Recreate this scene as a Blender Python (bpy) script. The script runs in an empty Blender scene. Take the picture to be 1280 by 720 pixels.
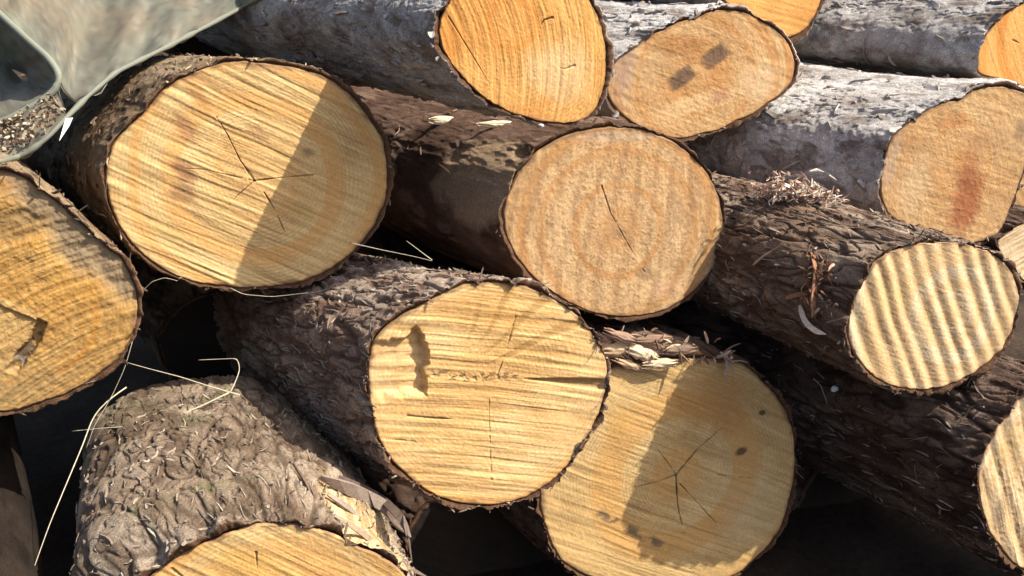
import bpy, math, random
import numpy as np
from mathutils import Vector
from mathutils.bvhtree import BVHTree
random.seed(5); RS = np.random.RandomState(7)
SC = bpy.context.scene; COL = SC.collection

# ------------------------------------------------------------------ camera, sky, sun, exposure
CAMZ = 1.27                                    # height of the lens over the ground
FPX = 1150.0; YAW = math.radians(30); PITCH = math.radians(21)
FWD = np.array([math.sin(YAW)*math.cos(PITCH), math.cos(YAW)*math.cos(PITCH), -math.sin(PITCH)])
RGT = np.array([math.cos(YAW), -math.sin(YAW), 0.0]); UPV = np.cross(RGT, FWD)
CAM = np.array([0, 0, CAMZ])
cd = bpy.data.cameras.new('camera'); cam = bpy.data.objects.new('camera', cd); COL.objects.link(cam)
cam.location = CAM; cam.rotation_euler = (math.pi/2 - PITCH, 0, -YAW)
cd.sensor_width = 36; cd.lens = 36*FPX/1280; cd.clip_start = 0.02; cd.clip_end = 2000
SC.camera = cam
SUN = np.array([.53, -.42, .80]); SUN /= np.linalg.norm(SUN)
w = bpy.data.worlds.new('World'); SC.world = w; w.use_nodes = True
nt = w.node_tree; sk = nt.nodes.new('ShaderNodeTexSky'); sk.sky_type = 'NISHITA'; sk.sun_disc = False
sk.sun_elevation = math.asin(SUN[2]); sk.sun_rotation = math.atan2(SUN[0], SUN[1])
nt.links.new(sk.outputs[0], nt.nodes['Background'].inputs[0]); nt.nodes['Background'].inputs[1].default_value = 0.115; sk.dust_density = 4.0
sd = bpy.data.lights.new('sun', 'SUN'); sd.energy = 4.6; sd.angle = math.radians(0.5); sd.color = (1, .935, .81)
so = bpy.data.objects.new('sun', sd); COL.objects.link(so); so.location = (3, -3, 5)
so.rotation_euler = Vector(SUN).to_track_quat('Z', 'Y').to_euler()
SC.view_settings.view_transform = 'Standard'; SC.view_settings.look = 'None'
SC.view_settings.exposure = 0.90; SC.view_settings.gamma = 1

# ------------------------------------------------------------------ helpers
def ray(p): return FWD + RGT*((p[0]-640)/FPX) - UPV*((p[1]-360)/FPX)
def at(px, py, d): return CAM + ray((px, py))*d       # a point on the sight line at depth d

LAT = RS.rand(64, 64, 64).astype(np.float32)
def vn(x, y, z):                                       # value noise 0..1
    xi = np.floor(x).astype(np.int32); yi = np.floor(y).astype(np.int32); zi = np.floor(z).astype(np.int32)
    fx = x-xi; fy = y-yi; fz = z-zi
    fx = fx*fx*(3-2*fx); fy = fy*fy*(3-2*fy); fz = fz*fz*(3-2*fz)
    x0 = xi & 63; x1 = (xi+1) & 63; y0 = yi & 63; y1 = (yi+1) & 63; z0 = zi & 63; z1 = (zi+1) & 63
    a = LAT[x0, y0, z0]*(1-fx)+LAT[x1, y0, z0]*fx; b = LAT[x0, y1, z0]*(1-fx)+LAT[x1, y1, z0]*fx
    c = LAT[x0, y0, z1]*(1-fx)+LAT[x1, y0, z1]*fx; d = LAT[x0, y1, z1]*(1-fx)+LAT[x1, y1, z1]*fx
    return (a*(1-fy)+b*fy)*(1-fz)+(c*(1-fy)+d*fy)*fz
def fbm(x, y, z, o=4, g=.5):
    x, y, z = .64*x-.60*y+.48*z+40, .55*x+.79*y+.26*z+40, -.53*x+.10*y+.84*z+40
    s = 0; a = 1; t = 0
    for i in range(o):
        s = s+a*vn(x+17.3*i, y+9.1*i, z+5.7*i); t += a; a *= g; x, y, z = (.80*x-.52*y+.30*z)*2.03, (.60*x+.70*y-.40*z)*2.03, (.0*x+.50*y+.87*z)*2.03
    return s/t
def ridged(x, y, z, o=4, g=.55):
    s = 0; a = 1; t = 0
    for i in range(o):
        s = s+a*(1-np.abs(2*vn(x+11.3*i, y+3.1*i, z+8.7*i)-1)); t += a; a *= g; x, y, z = (.80*x-.52*y+.30*z)*2.07, (.60*x+.70*y-.40*z)*2.07, (.0*x+.50*y+.87*z)*2.07
    return s/t
def sm(a, b, x):
    t = np.clip((x-a)/(b-a), 0, 1); return t*t*(3-2*t)
def mixc(c0, c1, t): return c0*(1-t[..., None])+np.asarray(c1, float)*t[..., None]
def worley(u, v, wrap):                                # u in 0..wrap periodic; F1, F2, cell id
    ui = np.floor(u).astype(int); vi = np.floor(v).astype(int)
    f1 = np.full(u.shape, 9.0); f2 = np.full(u.shape, 9.0); cid = np.zeros(u.shape)
    for du in (-1, 0, 1):
        for dv in (-1, 0, 1):
            cu = ui+du; cv = vi+dv; k = cu % wrap
            jx = LAT[k & 63, cv & 63, 3]; jy = LAT[k & 63, cv & 63, 19]; idv = LAT[k & 63, cv & 63, 37]
            d = np.hypot(cu+.1+.8*jx-u, cv+.1+.8*jy-v)
            n1 = d < f1
            f2 = np.where(n1, f1, np.minimum(f2, d)); cid = np.where(n1, idv, cid); f1 = np.where(n1, d, f1)
    return f1, f2, cid

def mesh_obj(name, verts, faces, mat, parent=None, col=None, smooth=True, uv=None):
    verts = np.asarray(verts, np.float32).reshape(-1, 3); me = bpy.data.meshes.new(name)
    if isinstance(faces, np.ndarray) and faces.ndim == 2:
        n, k = faces.shape
        me.vertices.add(len(verts)); me.vertices.foreach_set('co', verts.ravel())
        me.loops.add(n*k); me.loops.foreach_set('vertex_index', faces.astype(np.int32).ravel())
        me.polygons.add(n); me.polygons.foreach_set('loop_start', np.arange(0, n*k, k, dtype=np.int32))
        me.update(calc_edges=True)
    else:
        me.from_pydata(verts.tolist(), [], faces)
    if col is not None:
        a = me.color_attributes.new('Col', 'FLOAT_COLOR', 'POINT')
        c = np.ones((len(verts), 4), np.float32); c[:, :3] = np.clip(np.asarray(col).reshape(-1, 3), 0, 1)
        a.data.foreach_set('color', c.ravel())
    if smooth: me.polygons.foreach_set('use_smooth', np.ones(len(me.polygons), bool))
    me.validate(); me.materials.append(mat)
    o = bpy.data.objects.new(name, me); COL.objects.link(o)
    if parent: o.parent = parent
    return o
def thing(name, label, cat, loc=(0, 0, 0), group=None):
    o = bpy.data.objects.new(name, None); COL.objects.link(o); o.location = loc; o.empty_display_size = .05
    tag(o, label, cat, group); return o
def tag(o, label, cat, group=None):
    o['label'] = label; o['category'] = cat
    if group: o['group'] = group
    return o
def gridfaces(nr, nc, wrap):
    i = np.arange(nr-1)[:, None]; j = np.arange(nc if wrap else nc-1)[None, :]; j2 = (j+1) % nc
    return np.stack([i*nc+j, i*nc+j2, (i+1)*nc+j2, (i+1)*nc+j], -1).reshape(-1, 4)

def mat(name, rough, base=None, nscale=300, nvar=.35, bscale=500, bdist=.001, bstr=.6, spec=.25, trans=0, stretch=(1, 1, 1)):
    m = bpy.data.materials.new(name); m.use_nodes = True; t = m.node_tree; N = t.nodes; L = t.links
    b = N['Principled BSDF']; b.inputs['Roughness'].default_value = rough; b.inputs['Specular IOR Level'].default_value = spec
    tc = N.new('ShaderNodeTexCoord'); mp = N.new('ShaderNodeMapping'); mp.inputs['Scale'].default_value = stretch
    L.new(tc.outputs['Object'], mp.inputs[0])
    no = N.new('ShaderNodeTexNoise'); no.inputs['Scale'].default_value = nscale; no.inputs['Detail'].default_value = 5; no.inputs['Roughness'].default_value = .65
    L.new(mp.outputs[0], no.inputs['Vector'])
    mr = N.new('ShaderNodeMapRange'); mr.inputs[1].default_value = .25; mr.inputs[2].default_value = .75
    mr.inputs[3].default_value = 1-nvar; mr.inputs[4].default_value = 1+nvar; L.new(no.outputs['Fac'], mr.inputs[0])
    if base is None:
        at_ = N.new('ShaderNodeAttribute'); at_.attribute_name = 'Col'; src = at_.outputs['Color']
    else:
        rg = N.new('ShaderNodeRGB'); rg.outputs[0].default_value = (*base, 1); src = rg.outputs[0]
    vm = N.new('ShaderNodeVectorMath'); vm.operation = 'MULTIPLY'; L.new(src, vm.inputs[0]); L.new(mr.outputs[0], vm.inputs[1])
    L.new(vm.outputs[0], b.inputs['Base Color'])
    n2 = N.new('ShaderNodeTexNoise'); n2.inputs['Scale'].default_value = bscale; n2.inputs['Detail'].default_value = 6; n2.inputs['Roughness'].default_value = .7
    L.new(mp.outputs[0], n2.inputs['Vector'])
    bp = N.new('ShaderNodeBump'); bp.inputs['Distance'].default_value = bdist; bp.inputs['Strength'].default_value = bstr
    L.new(n2.outputs['Fac'], bp.inputs['Height']); L.new(bp.outputs[0], b.inputs['Normal'])
    return m
M_WOOD = mat('cut_wood', .74, None, 480, .24, 700, .0009, .6, .2)
M_BARK = mat('bark', .92, None, 330, .62, 380, .0042, 1.0, .12)
M_STRAW = mat('dry_straw', .7, (.52, .45, .33), 300, .3)
M_CHIP = mat('fresh_chip', .75, (.66, .52, .34), 300, .25)
M_FIBRE = mat('bark_fibre', .85, None, 200, .35)
M_TARP = mat('tarp_cloth', .62, None, 700, .14, 900, .0006, .5, .3)
M_SOIL = mat('soil', .95, None, 60, .4, 120, .006, .8, .1)
M_WHITE = mat('white_paper', .8, (.75, .75, .72), 50, .08)
M_BLUE = mat('blue_plastic', .45, (.03, .10, .30), 60, .3, 40, .01, .6, .4)

# ------------------------------------------------------------------ log builder
FYAW = 14; FPIT = 8
LOGS = {}
class Log: pass
def log(key, outline, depth, label, palette, bark, ay=4, ap=0, length=1.5, bt=.013, saw=None, cracks=(), stains=(), pith=None,
        fy=FYAW, fp=FPIT, seed=0, nt_=620, nr_=190, ns_=250, corr=None, hfun=None, gouges=(), lip=None, name='cut_log', rings=.26, bfun=None, edgecol=(.16, .09, .05)):
    L = Log(); L.key = key
    o = np.array(outline, float); ctr = (o.max(0)+o.min(0))/2; L.ctr = ctr
    C0 = CAM+ray(ctr)*depth
    y, p = math.radians(fy), math.radians(fp)
    n = np.array([-math.sin(y)*math.cos(p), -math.cos(y)*math.cos(p), math.sin(p)])
    u = np.cross([0, 0, 1], n); u /= np.linalg.norm(u); v = np.cross(n, u)
    L.C = C0; L.n = n; L.u = u; L.v = v; L.k = depth/FPX
    def uvp(px):
        r = ray(px); h = CAM+r*(((C0-CAM)@n)/(r@n))-C0; return np.array([h@u, h@v])
    L.uv = uvp
    q = np.array([uvp(pp) for pp in o])
    # closed smooth curve, resampled by angle
    th = np.arctan2(q[:, 1], q[:, 0]); rr = np.hypot(q[:, 0], q[:, 1]); s_ = np.argsort(th); th = th[s_]; rr = rr[s_]
    T = np.linspace(-math.pi, math.pi, nt_, endpoint=False)
    R = np.interp(T, np.concatenate([th-2*math.pi, th, th+2*math.pi]), np.tile(rr, 3))
    kf = max(3, nt_//70); ker = np.hanning(kf*2+1); ker /= ker.sum()
    R = np.convolve(np.concatenate([R[-kf:], R, R[:kf]]), ker, 'valid')
    cx, cy = np.cos(T), np.sin(T)
    R = R*(1+.012*(fbm(cx*4+seed, cy*4, 0*cx+seed*3, 3)-.5))+.0035*(fbm(cx*18+seed, cy*18, 0*cx, 3)-.5)
    L.T = T; L.R = R
    a = math.radians(ay); b_ = math.radians(ap); ax = np.array([-math.sin(a)*math.cos(b_), math.cos(a)*math.cos(b_), math.sin(b_)]); L.ax = ax
    root = thing(name, label, 'log', C0, 'cut logs stacked in the pile'); L.root = root
    # ---------------- cut face
    rho = np.linspace(0, 1, nr_)[:, None]**.8
    U = rho*R*cx; V = rho*R*cy; Z0 = np.zeros_like(U)+seed*1.7
    sa = saw or {}
    d0 = uvp(ctr); d1 = uvp((ctr[0]+50*math.cos(math.radians(sa.get('ang', 0))), ctr[1]+50*math.sin(math.radians(sa.get('ang', 0)))))-d0
    d1 /= np.linalg.norm(d1); A = U*d1[0]+V*d1[1]; B = -U*d1[1]+V*d1[0]
    cu = sa.get('curve', 0); A0 = sa.get('off', 0); wob = .012*(fbm(U*6+seed, V*6, Z0, 2)-.5)
    B = B+cu*(A-A0)**2+wob
    f = sa.get('freq', 120)
    st1 = fbm(B*f+seed*3, A*f*.05, Z0+4, 3); st2 = fbm(B*f*2.6, A*f*.09+seed, Z0+9, 3)
    gr = fbm(U*260+seed, V*260, Z0, 3)
    h = sa.get('amp', .0016)*((st1-.5)*2+.6*(st2-.5))+.0009*(gr-.5)+.006*(fbm(U*9, V*9, Z0, 3)-.5)
    h = h+sa.get('rough', 0)*(fbm(U*110, V*110, Z0+2, 3)-.5)
    c0, c1, c2 = [np.array(c) for c in palette]           # main, second tone, dark streak
    big = fbm(U*7+seed*2.1, V*7, Z0+1, 4); col = np.zeros(U.shape+(3,))+c0
    col = mixc(col, c1, sm(.35, .68, big)*.75)
    med = fbm(B*40+seed, A*8, Z0+6, 4); col = mixc(col, c1*.85, sm(.5, .75, med)*.45)
    sk1 = sm(.50, .30, st1)*sa.get('dark', .6); sk2 = sm(.47, .28, st2)*sa.get('dark', .6)*.6
    patch = sm(.35, .6, fbm(U*12+3, V*12+seed, Z0+8, 3))
    col = mixc(col, c2, np.clip((sk1+sk2)*(.12+.75*patch), 0, .8)*.8)
    sp_ = fbm(U*150+seed, V*150, Z0+21, 4, .65); col = col*(1+sa.get('speck', .5)*(sp_-.5)[..., None]); col = mixc(col, c2, sm(.60, .70, sp_)*sa.get('speck', .5)*.6)
    col = mixc(col, np.minimum(c0*1.22, .9), sm(.56, .72, st2)*.5)
    if sa.get('cross'):                                    # a second, fainter set of saw marks
        cc, ca = math.cos(sa['cross']), math.sin(sa['cross']); A2 = U*cc+V*ca; B2 = -U*ca+V*cc
        s3 = fbm(B2*f*1.3, A2*f*.04, Z0+14, 3); h = h+.0006*(s3-.5); col = mixc(col, c2, sm(.46, .3, s3)*.35)
    pth = uvp(pith) if pith is not None else np.zeros(2)
    dp = np.hypot(U-pth[0], V-pth[1])*(1+.25*(fbm(U*5, V*5+seed, Z0+3, 2)-.5)); phs = dp/.0065+1.5*fbm(U*10, V*10, Z0, 2)
    rg = .5+.5*np.sin(2*math.pi*phs); col = mixc(col, c2*1.1, rg*rg*rings*(.5+patch))
    bandr = fbm(dp*38+.8*fbm(U*6, V*6, Z0+2, 2), 0*U+seed, Z0, 3); col = mixc(col, c1*np.array((1.0, .86, .7)), sm(.48, .66, bandr)*.75); col = mixc(col, c1*np.array((1, .92, .85)), sm(.10, .03, dp)*.35)
    for (pts, wd, st) in cracks:
        qs = np.array([uvp(pp) for pp in pts]); dm = np.full(U.shape, 9.); tt = np.zeros(U.shape); nseg = len(qs)-1
        wz = .0022*(fbm(U*60+seed, V*60, Z0+5, 2)-.5)*2
        for i in range(nseg):
            e = qs[i+1]-qs[i]; l2 = e@e+1e-12; t = np.clip(((U-qs[i][0])*e[0]+(V-qs[i][1])*e[1])/l2, 0, 1)
            d = np.abs(np.hypot(U-qs[i][0]-t*e[0], V-qs[i][1]-t*e[1])+wz*.6); m_ = d < dm; dm = np.where(m_, d, dm); tt = np.where(m_, (i+t)/nseg, tt)
        ww = wd*.85*(.25+.75*(1-tt))*(.6+.8*fbm(U*50, V*50, Z0+7, 2)); k_ = sm(1.15, .35, dm/ww)*st*(.45+.7*fbm(U*35, V*35+seed, Z0+31, 2))
        col = mixc(col, (.085, .046, .022), k_); h = h-.004*k_
    for (px, py, rx, ry, rot, cc, st, hard) in stains:
        c_ = uvp((px, py)); e = uvp((px+10*math.cos(rot), py+10*math.sin(rot)))-c_; e /= np.linalg.norm(e)
        aa = ((U-c_[0])*e[0]+(V-c_[1])*e[1])/(rx*L.k); bb = (-(U-c_[0])*e[1]+(V-c_[1])*e[0])/(ry*L.k)
        dd = (np.hypot(aa, bb) if hard < .8 else (aa**6+bb**6)**(1/6))+(.9-hard)*(.6*fbm(U*22+px, V*22, Z0+2, 4)+.4*fbm(A*30, B*150+px, Z0+5, 4)+.25*fbm(U*140, V*140, Z0, 3)-.625)*2.4
        col = mixc(col, cc, sm(1.0+.5*(1-hard), .75-.5*(1-hard), dd)*st)
    if corr:
        ca_, lam, amp, warp = corr
        e = uvp((ctr[0]+20*math.cos(ca_), ctr[1]+20*math.sin(ca_)))-d0; e /= np.linalg.norm(e)
        bb = -U*e[1]+V*e[0]+warp*(fbm(U*8+seed, V*8, Z0, 2)-.5)*2; aa_ = U*e[0]+V*e[1]
        phc = bb/lam+.25*(vn(bb*20, aa_*3+seed, Z0)-.5)
        s = .5+.5*np.sin(2*math.pi*phc)
        amp_ = amp*(.45+.9*fbm(U*14, V*14+seed, Z0+5, 2)); h = h+amp_*(s**.8-.5)
        col = mixc(col, c2, sm(.55, .0, s)*.38*(.4+.9*fbm(aa_*25, bb*60, Z0+12, 3)))
    for (px, py, rx, ry, rot, dep, pw) in gouges:         # hollows torn into the face (dep > 0) or raised wood (dep < 0)
        c_ = uvp((px, py)); e = uvp((px+10*math.cos(rot), py+10*math.sin(rot)))-c_; e /= np.linalg.norm(e)
        aa = ((U-c_[0])*e[0]+(V-c_[1])*e[1])/(rx*L.k); bb = (-(U-c_[0])*e[1]+(V-c_[1])*e[0])/(ry*L.k)
        dd = (np.abs(aa)**pw+np.abs(bb)**pw)**(1/pw)+.25*(fbm(U*30+px, V*30, Z0, 3)-.5)
        h = h-dep*sm(1.05, .75, dd)*(1+.25*(fbm(B*f*.8, A*6, Z0, 2)-.5))
    if hfun: h, col = hfun(L, U, V, h, col, Z0)
    ed = sm(.955, 1.0, rho+0*U+.035*(fbm(cx*9+seed, cy*9, 0*cx+3, 3)-.5)*2)
    col = mixc(col, edgecol, ed*.8); h = h-.004*sm(.985, 1, rho+0*U)
    col = col*(.88+.24*gr[..., None])
    W = U[..., None]*u+V[..., None]*v+h[..., None]*n
    L.face = mesh_obj('cut_face', W, gridfaces(nr_, nt_, True)[:, ::1], M_WOOD, root, col)
    # ---------------- bark
    style, bc0, bc1, bc2, bamp = bark
    t_ = bt*(.12+1.1*sm(.28, .75, fbm(cx*4.5+seed, cy*4.5, 0*cx+8, 4)))
    if lip is not None: t_ = t_+lip(T, L)
    jag = .010*(fbm(cx*7+seed*2, cy*7, 0*cx+2, 4)-.5)*2-.001
    s = np.concatenate([np.linspace(0, .55, int(ns_*.72))**1.15/.55**.15, np.linspace(.556, length, ns_-int(ns_*.72))])[:, None]
    Sg = s+jag*np.clip(1-s/.06, 0, 1); Sg = Sg+0*cx
    ring = R.mean(); X3 = (ring*cx)[None, :]+0*Sg; Y3 = (ring*cy)[None, :]+0*Sg; sd_ = seed*2.37
    wx = .035*(fbm(X3*14+sd_, Y3*14, Sg*9, 2)-.5)
    fiss = 0*Sg
    if style in ('furrow', 'crackle'):
        el = 7 if style == 'furrow' else 10
        r1 = 1-np.abs(2*fbm((X3+wx)*27+sd_, (Y3+wx)*27, Sg*el+wx*30, 2)-1); r2 = 1-np.abs(2*fbm((X3-wx)*70+sd_, (Y3-wx)*70+4, Sg*el*3.2+wx*40, 2)-1)
        wdth = .06+.05*fbm(X3*9, Y3*9+sd_, Sg*9, 2)
        fiss = np.clip(sm(1-2.2*wdth, 1, r1)+.7*sm(.84, 1, r2), 0, 1.3)
        hh = -.62*fiss+.75*(fbm(X3*30+sd_, Y3*30, Sg*(14 if style == 'furrow' else 22), 4)-.5)+.55*(fbm(X3*95+sd_, Y3*95, Sg*(36 if style == 'furrow' else 60), 4, .6)-.5)
    elif style == 'flake':
        wrap = 11; uu = (T/(2*math.pi)+.5)*wrap+0*Sg
        uu = uu+1.3*(fbm(X3*14+sd_, Y3*14, Sg*11, 4)-.5)*2; vv = Sg*8+1.3*(fbm(X3*16, Y3*16+sd_, Sg*12, 4)-.5)*2+sd_
        f1, f2, cid = worley(uu, vv, wrap); ed_ = sm(.0, .09, f2-f1)
        lay = fbm(X3*10+sd_, Y3*10, Sg*7+4, 5, .55)*5.5; lf = lay-np.floor(lay); ter = np.floor(lay)+sm(.0, .10, lf)
        hh = .42*(ter*.30-.8)+.25*(cid-.5)+.22*(ed_-1)+.75*(fbm(X3*38+sd_, Y3*38, Sg*30, 5, .62)-.5)+.40*(fbm(X3*130, Y3*130+sd_, Sg*90, 3)-.5)
        fiss = .8*sm(.16, .0, lf)*sm(.35, .6, fbm(X3*20, Y3*20, Sg*20, 3))
    elif style == 'crumbly':
        hh = .9*(fbm(X3*26+sd_, Y3*26, Sg*24, 5, .6)-.5)+.5*(ridged(X3*60+sd_, Y3*60, Sg*52, 3)-.5)
    else:
        hh = .35*(fbm(X3*16+sd_, Y3*16, Sg*8, 4)-.5)+.25*(fbm(X3*80+sd_, Y3*80, Sg*30, 3)-.5)
    hb = bamp*hh+(.018 if style == 'flake' else .010)*(fbm(X3*5+sd_, Y3*5, Sg*4, 2)-.5)
    n1 = fbm(X3*11+sd_, Y3*11, Sg*8+2, 4); n2 = fbm(X3*85+sd_, Y3*85, Sg*45, 4); n3 = fbm(X3*34+sd_+5, Y3*34, Sg*15, 4)
    bcol = np.zeros(hh.shape+(3,))+np.array(bc0)
    bcol = mixc(bcol, bc1, sm(.36, .62, n1)*.9); bcol = mixc(bcol, bc2, sm(.50, .66, n3)*.8)
    bcol = bcol*(.62+.76*n2[..., None])
    if style in ('furrow', 'crackle'): bcol = mixc(bcol, np.array(bc2)*.8, np.clip(fiss, 0, 1)*.75)
    if style == 'flake': bcol = mixc(bcol*(.86+.28*cid[..., None]), (.10, .08, .07), np.clip(fiss, 0, 1)*.6)
    radx = (1-.045*Sg/max(length, .5))*1.0
    if bfun: hb, bcol = bfun(L, X3, Y3, Sg, hb, bcol, T)
    kk = nt_//24; ke = np.hanning(2*kk+1); ke /= ke.sum(); Rs = np.convolve(np.concatenate([R[-kk:], R, R[:kk]]), ke, 'valid')
    fd = sm(0, .09, Sg); RR = R[None]+(Rs-R)[None]*fd; tt_ = t_[None]+(t_.mean()*1.1-t_)[None]*fd
    base = (RR*cx)[..., None]*u+(RR*cy)[..., None]*v
    rd = cx[:, None]*u+cy[:, None]*v; rd = rd-(rd@ax)[:, None]*ax; rd /= np.linalg.norm(rd, axis=1)[:, None]
    sag = .012*np.sin(Sg*3+seed)[..., None]*np.array([.6, 0, .8])
    P = base*radx[..., None]+ax*Sg[..., None]+rd[None]*(tt_+hb)[..., None]+sag*np.clip(Sg/.4, 0, 1)[..., None]
    rim0 = base[0]*.992+ax*.009; rim1 = base[0]+ax*(jag+.0015)[:, None]+rd*(t_*.25+.4*hb[0]*0)[:, None]
    rim2 = base[0]+ax*jag[:, None]+rd*(t_*.75+.6*hb[0])[:, None]
    back = (P[-1].mean(0)[None]+.0*P[-1])
    PP = np.concatenate([rim0[None], rim1[None], rim2[None], P, back[None]], 0)
    ic = np.array((.10, .052, .030))*(.6+.8*fbm(cx*40, cy*40, 0*cx+seed, 3))[:, None]
    CC = np.concatenate([ic[None]*.7, ic[None], ic[None]*1.3, bcol, bcol[-1:]], 0)
    L.bark = mesh_obj('bark', PP, gridfaces(PP.shape[0], nt_, True), M_BARK, root, CC)
    L.bvh = BVHTree.FromPolygons([tuple(x) for x in (P[::3, ::4]+C0).reshape(-1, 3)], [tuple(int(i) for i in f_) for f_ in gridfaces(P[::3, ::4].shape[0], P[:, ::4].shape[1], True)])
    L.P = P+C0; L.rd = rd; L.s = s.ravel()
    LOGS[key] = L
    return L
def hit(L, px, py, lift=0.0):                         # where a sight line meets the bark of a log
    r = Vector(ray((px, py))).normalized(); h = L.bvh.ray_cast(Vector(CAM), r)
    if h[0] is None: return None, None
    nn = h[1]
    if nn.dot(r) > 0: nn = -nn
    return np.array(h[0])+np.array(nn)*lift, np.array(nn)
def onface(L, px, py, lift=0.0):
    r = ray((px, py)); return CAM+r*(((L.C-CAM)@L.n)/(r@L.n))+L.n*lift

# bark palettes: style, colour a, b, c, relief in metres
BK_GREY = ('flake', (.33, .295, .265), (.44, .41, .38), (.17, .13, .105), .0125)
BK_PALE = ('flake', (.44, .405, .375), (.58, .55, .52), (.22, .175, .145), .0125)
BK_FURR = ('furrow', (.29, .20, .145), (.41, .325, .255), (.15, .088, .06), .011)
BK_HFUR = ('crackle', (.25, .185, .13), (.35, .275, .205), (.12, .08, .053), .0080)
BK_CRUM = ('crumbly', (.19, .125, .07), (.30, .22, .135), (.065, .04, .024), .011)
BK_DARK = ('smooth', (.105, .060, .040), (.17, .105, .075), (.06, .033, .023), .012)
BK_GDRK = ('furrow', (.20, .13, .088), (.32, .245, .18), (.10, .058, .04), .011)
BK_FDRK = ('furrow', (.11, .066, .046), (.19, .13, .096), (.045, .026, .019), .011)
W_A = ((.63, .445, .205), (.57, .355, .145), (.30, .155, .05))
W_B = ((.62, .33, .10), (.56, .245, .055), (.36, .15, .04))
W_C = ((.53, .345, .175), (.43, .25, .11), (.25, .135, .06))
W_D = ((.50, .325, .155), (.42, .23, .09), (.27, .14, .06))
W_E = ((.66, .455, .22), (.61, .36, .135), (.30, .16, .045))
W_F = ((.57, .395, .185), (.51, .325, .13), (.27, .155, .055))
W_G = ((.64, .495, .315), (.56, .40, .225), (.36, .22, .10))
W_O = ((.43, .275, .105), (.40, .21, .05), (.22, .13, .05))
OUT = dict(
A=[(296,76),(330,79),(368,84),(416,100),(443,122),(463,150),(480,177),(485,215),(482,245),(471,277),(455,301),(430,325),(399,344),(365,355),(325,360),(284,358),(255,355),(220,346),(195,332),(170,311),(150,286),(139,258),(132,225),(132,204),(142,179),(161,157),(182,138),(205,110),(227,97),(255,85),(275,78)],
B=[(548,40),(552,20),(563,0),(590,-25),(630,-42),(670,-45),(705,-32),(730,-10),(746,16),(755,43),(758,75),(756,105),(748,132),(735,148),(714,154),(690,153),(658,147),(627,135),(600,117),(580,98),(562,76),(552,58)],
C=[(750,160),(790,160),(830,172),(862,192),(887,220),(902,255),(906,290),(898,325),(880,352),(855,375),(825,390),(790,396),(755,394),(725,385),(695,368),(665,345),(643,318),(631,290),(629,262),(636,240),(648,215),(668,192),(695,175),(722,164)],
D=[(770,75),(800,54),(830,38),(870,24),(910,12),(950,25),(985,52),(995,80),(990,105),(960,128),(920,150),(880,166),(840,172),(800,158),(768,135),(755,105)],
E=[(624,353),(575,357),(534,377),(498,397),(469,422),(459,450),(461,483),(465,519),(475,552),(490,576),(506,592),(530,612),(565,627),(600,632),(640,628),(675,612),(705,588),(725,563),(741,535),(754,503),(760,472),(757,448),(746,423),(725,397),(698,377),(664,360)],
F=[(760,462),(800,452),(845,450),(885,448),(923,452),(961,484),(985,517),(994,559),(994,588),(987,626),(975,663),(952,692),(928,715),(880,730),(830,734),(780,730),(735,720),(701,701),(682,663),(675,635),(678,590),(695,540),(725,490)],
G=[(1166,304),(1126,310),(1097,326),(1073,358),(1063,383),(1059,419),(1069,444),(1085,464),(1105,478),(1134,486),(1166,486),(1199,476),(1231,456),(1256,432),(1270,399),(1274,371),(1266,342),(1248,322),(1223,310),(1195,303)],
H=[(165,745),(191,720),(225,695),(265,677),(317,657),(360,655),(400,662),(450,685),(500,712),(525,745),(535,790),(520,840),(480,885),(420,910),(350,915),(280,900),(210,870),(165,825),(150,785)],
O=[(0,211),(27,220),(49,236),(76,258),(102,280),(129,307),(151,322),(162,342),(172,369),(171,400),(162,427),(147,449),(120,471),(89,489),(53,502),(18,513),(-20,516),(-60,512),(-120,490),(-165,440),(-180,380),(-170,310),(-130,250),(-70,215),(-30,208)],
L=[(905,0),(945,20),(985,48),(1010,35),(1025,5),(1035,-40),(1020,-95),(975,-125),(920,-120),(880,-80),(880,-35)],
J=[(1101,244),(1105,203),(1113,175),(1150,146),(1199,126),(1239,108),(1264,110),(1290,122),(1300,145),(1296,175),(1284,200),(1274,228),(1262,262),(1250,290),(1230,302),(1190,300),(1138,285),(1108,265)],
K=[(1280,5),(1247,27),(1230,47),(1220,75),(1222,91),(1245,97),(1260,105),(1285,115),(1330,120),(1380,90),(1390,40),(1370,-10),(1330,-25),(1300,-12)],
I=[(1280,493),(1256,521),(1235,554),(1223,586),(1225,619),(1231,651),(1252,684),(1280,712),(1330,735),(1390,730),(1430,690),(1445,630),(1435,560),(1400,510),(1345,485),(1310,483)],
M=[(1247,303),(1262,290),(1285,278),(1320,275),(1350,290),(1365,320),(1350,350),(1320,365),(1290,355),(1270,335)],
P=[(1283,195),(1275,220),(1262,255),(1252,285),(1262,292),(1290,300),(1330,290),(1350,250),(1340,210),(1310,190)],
)

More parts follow.
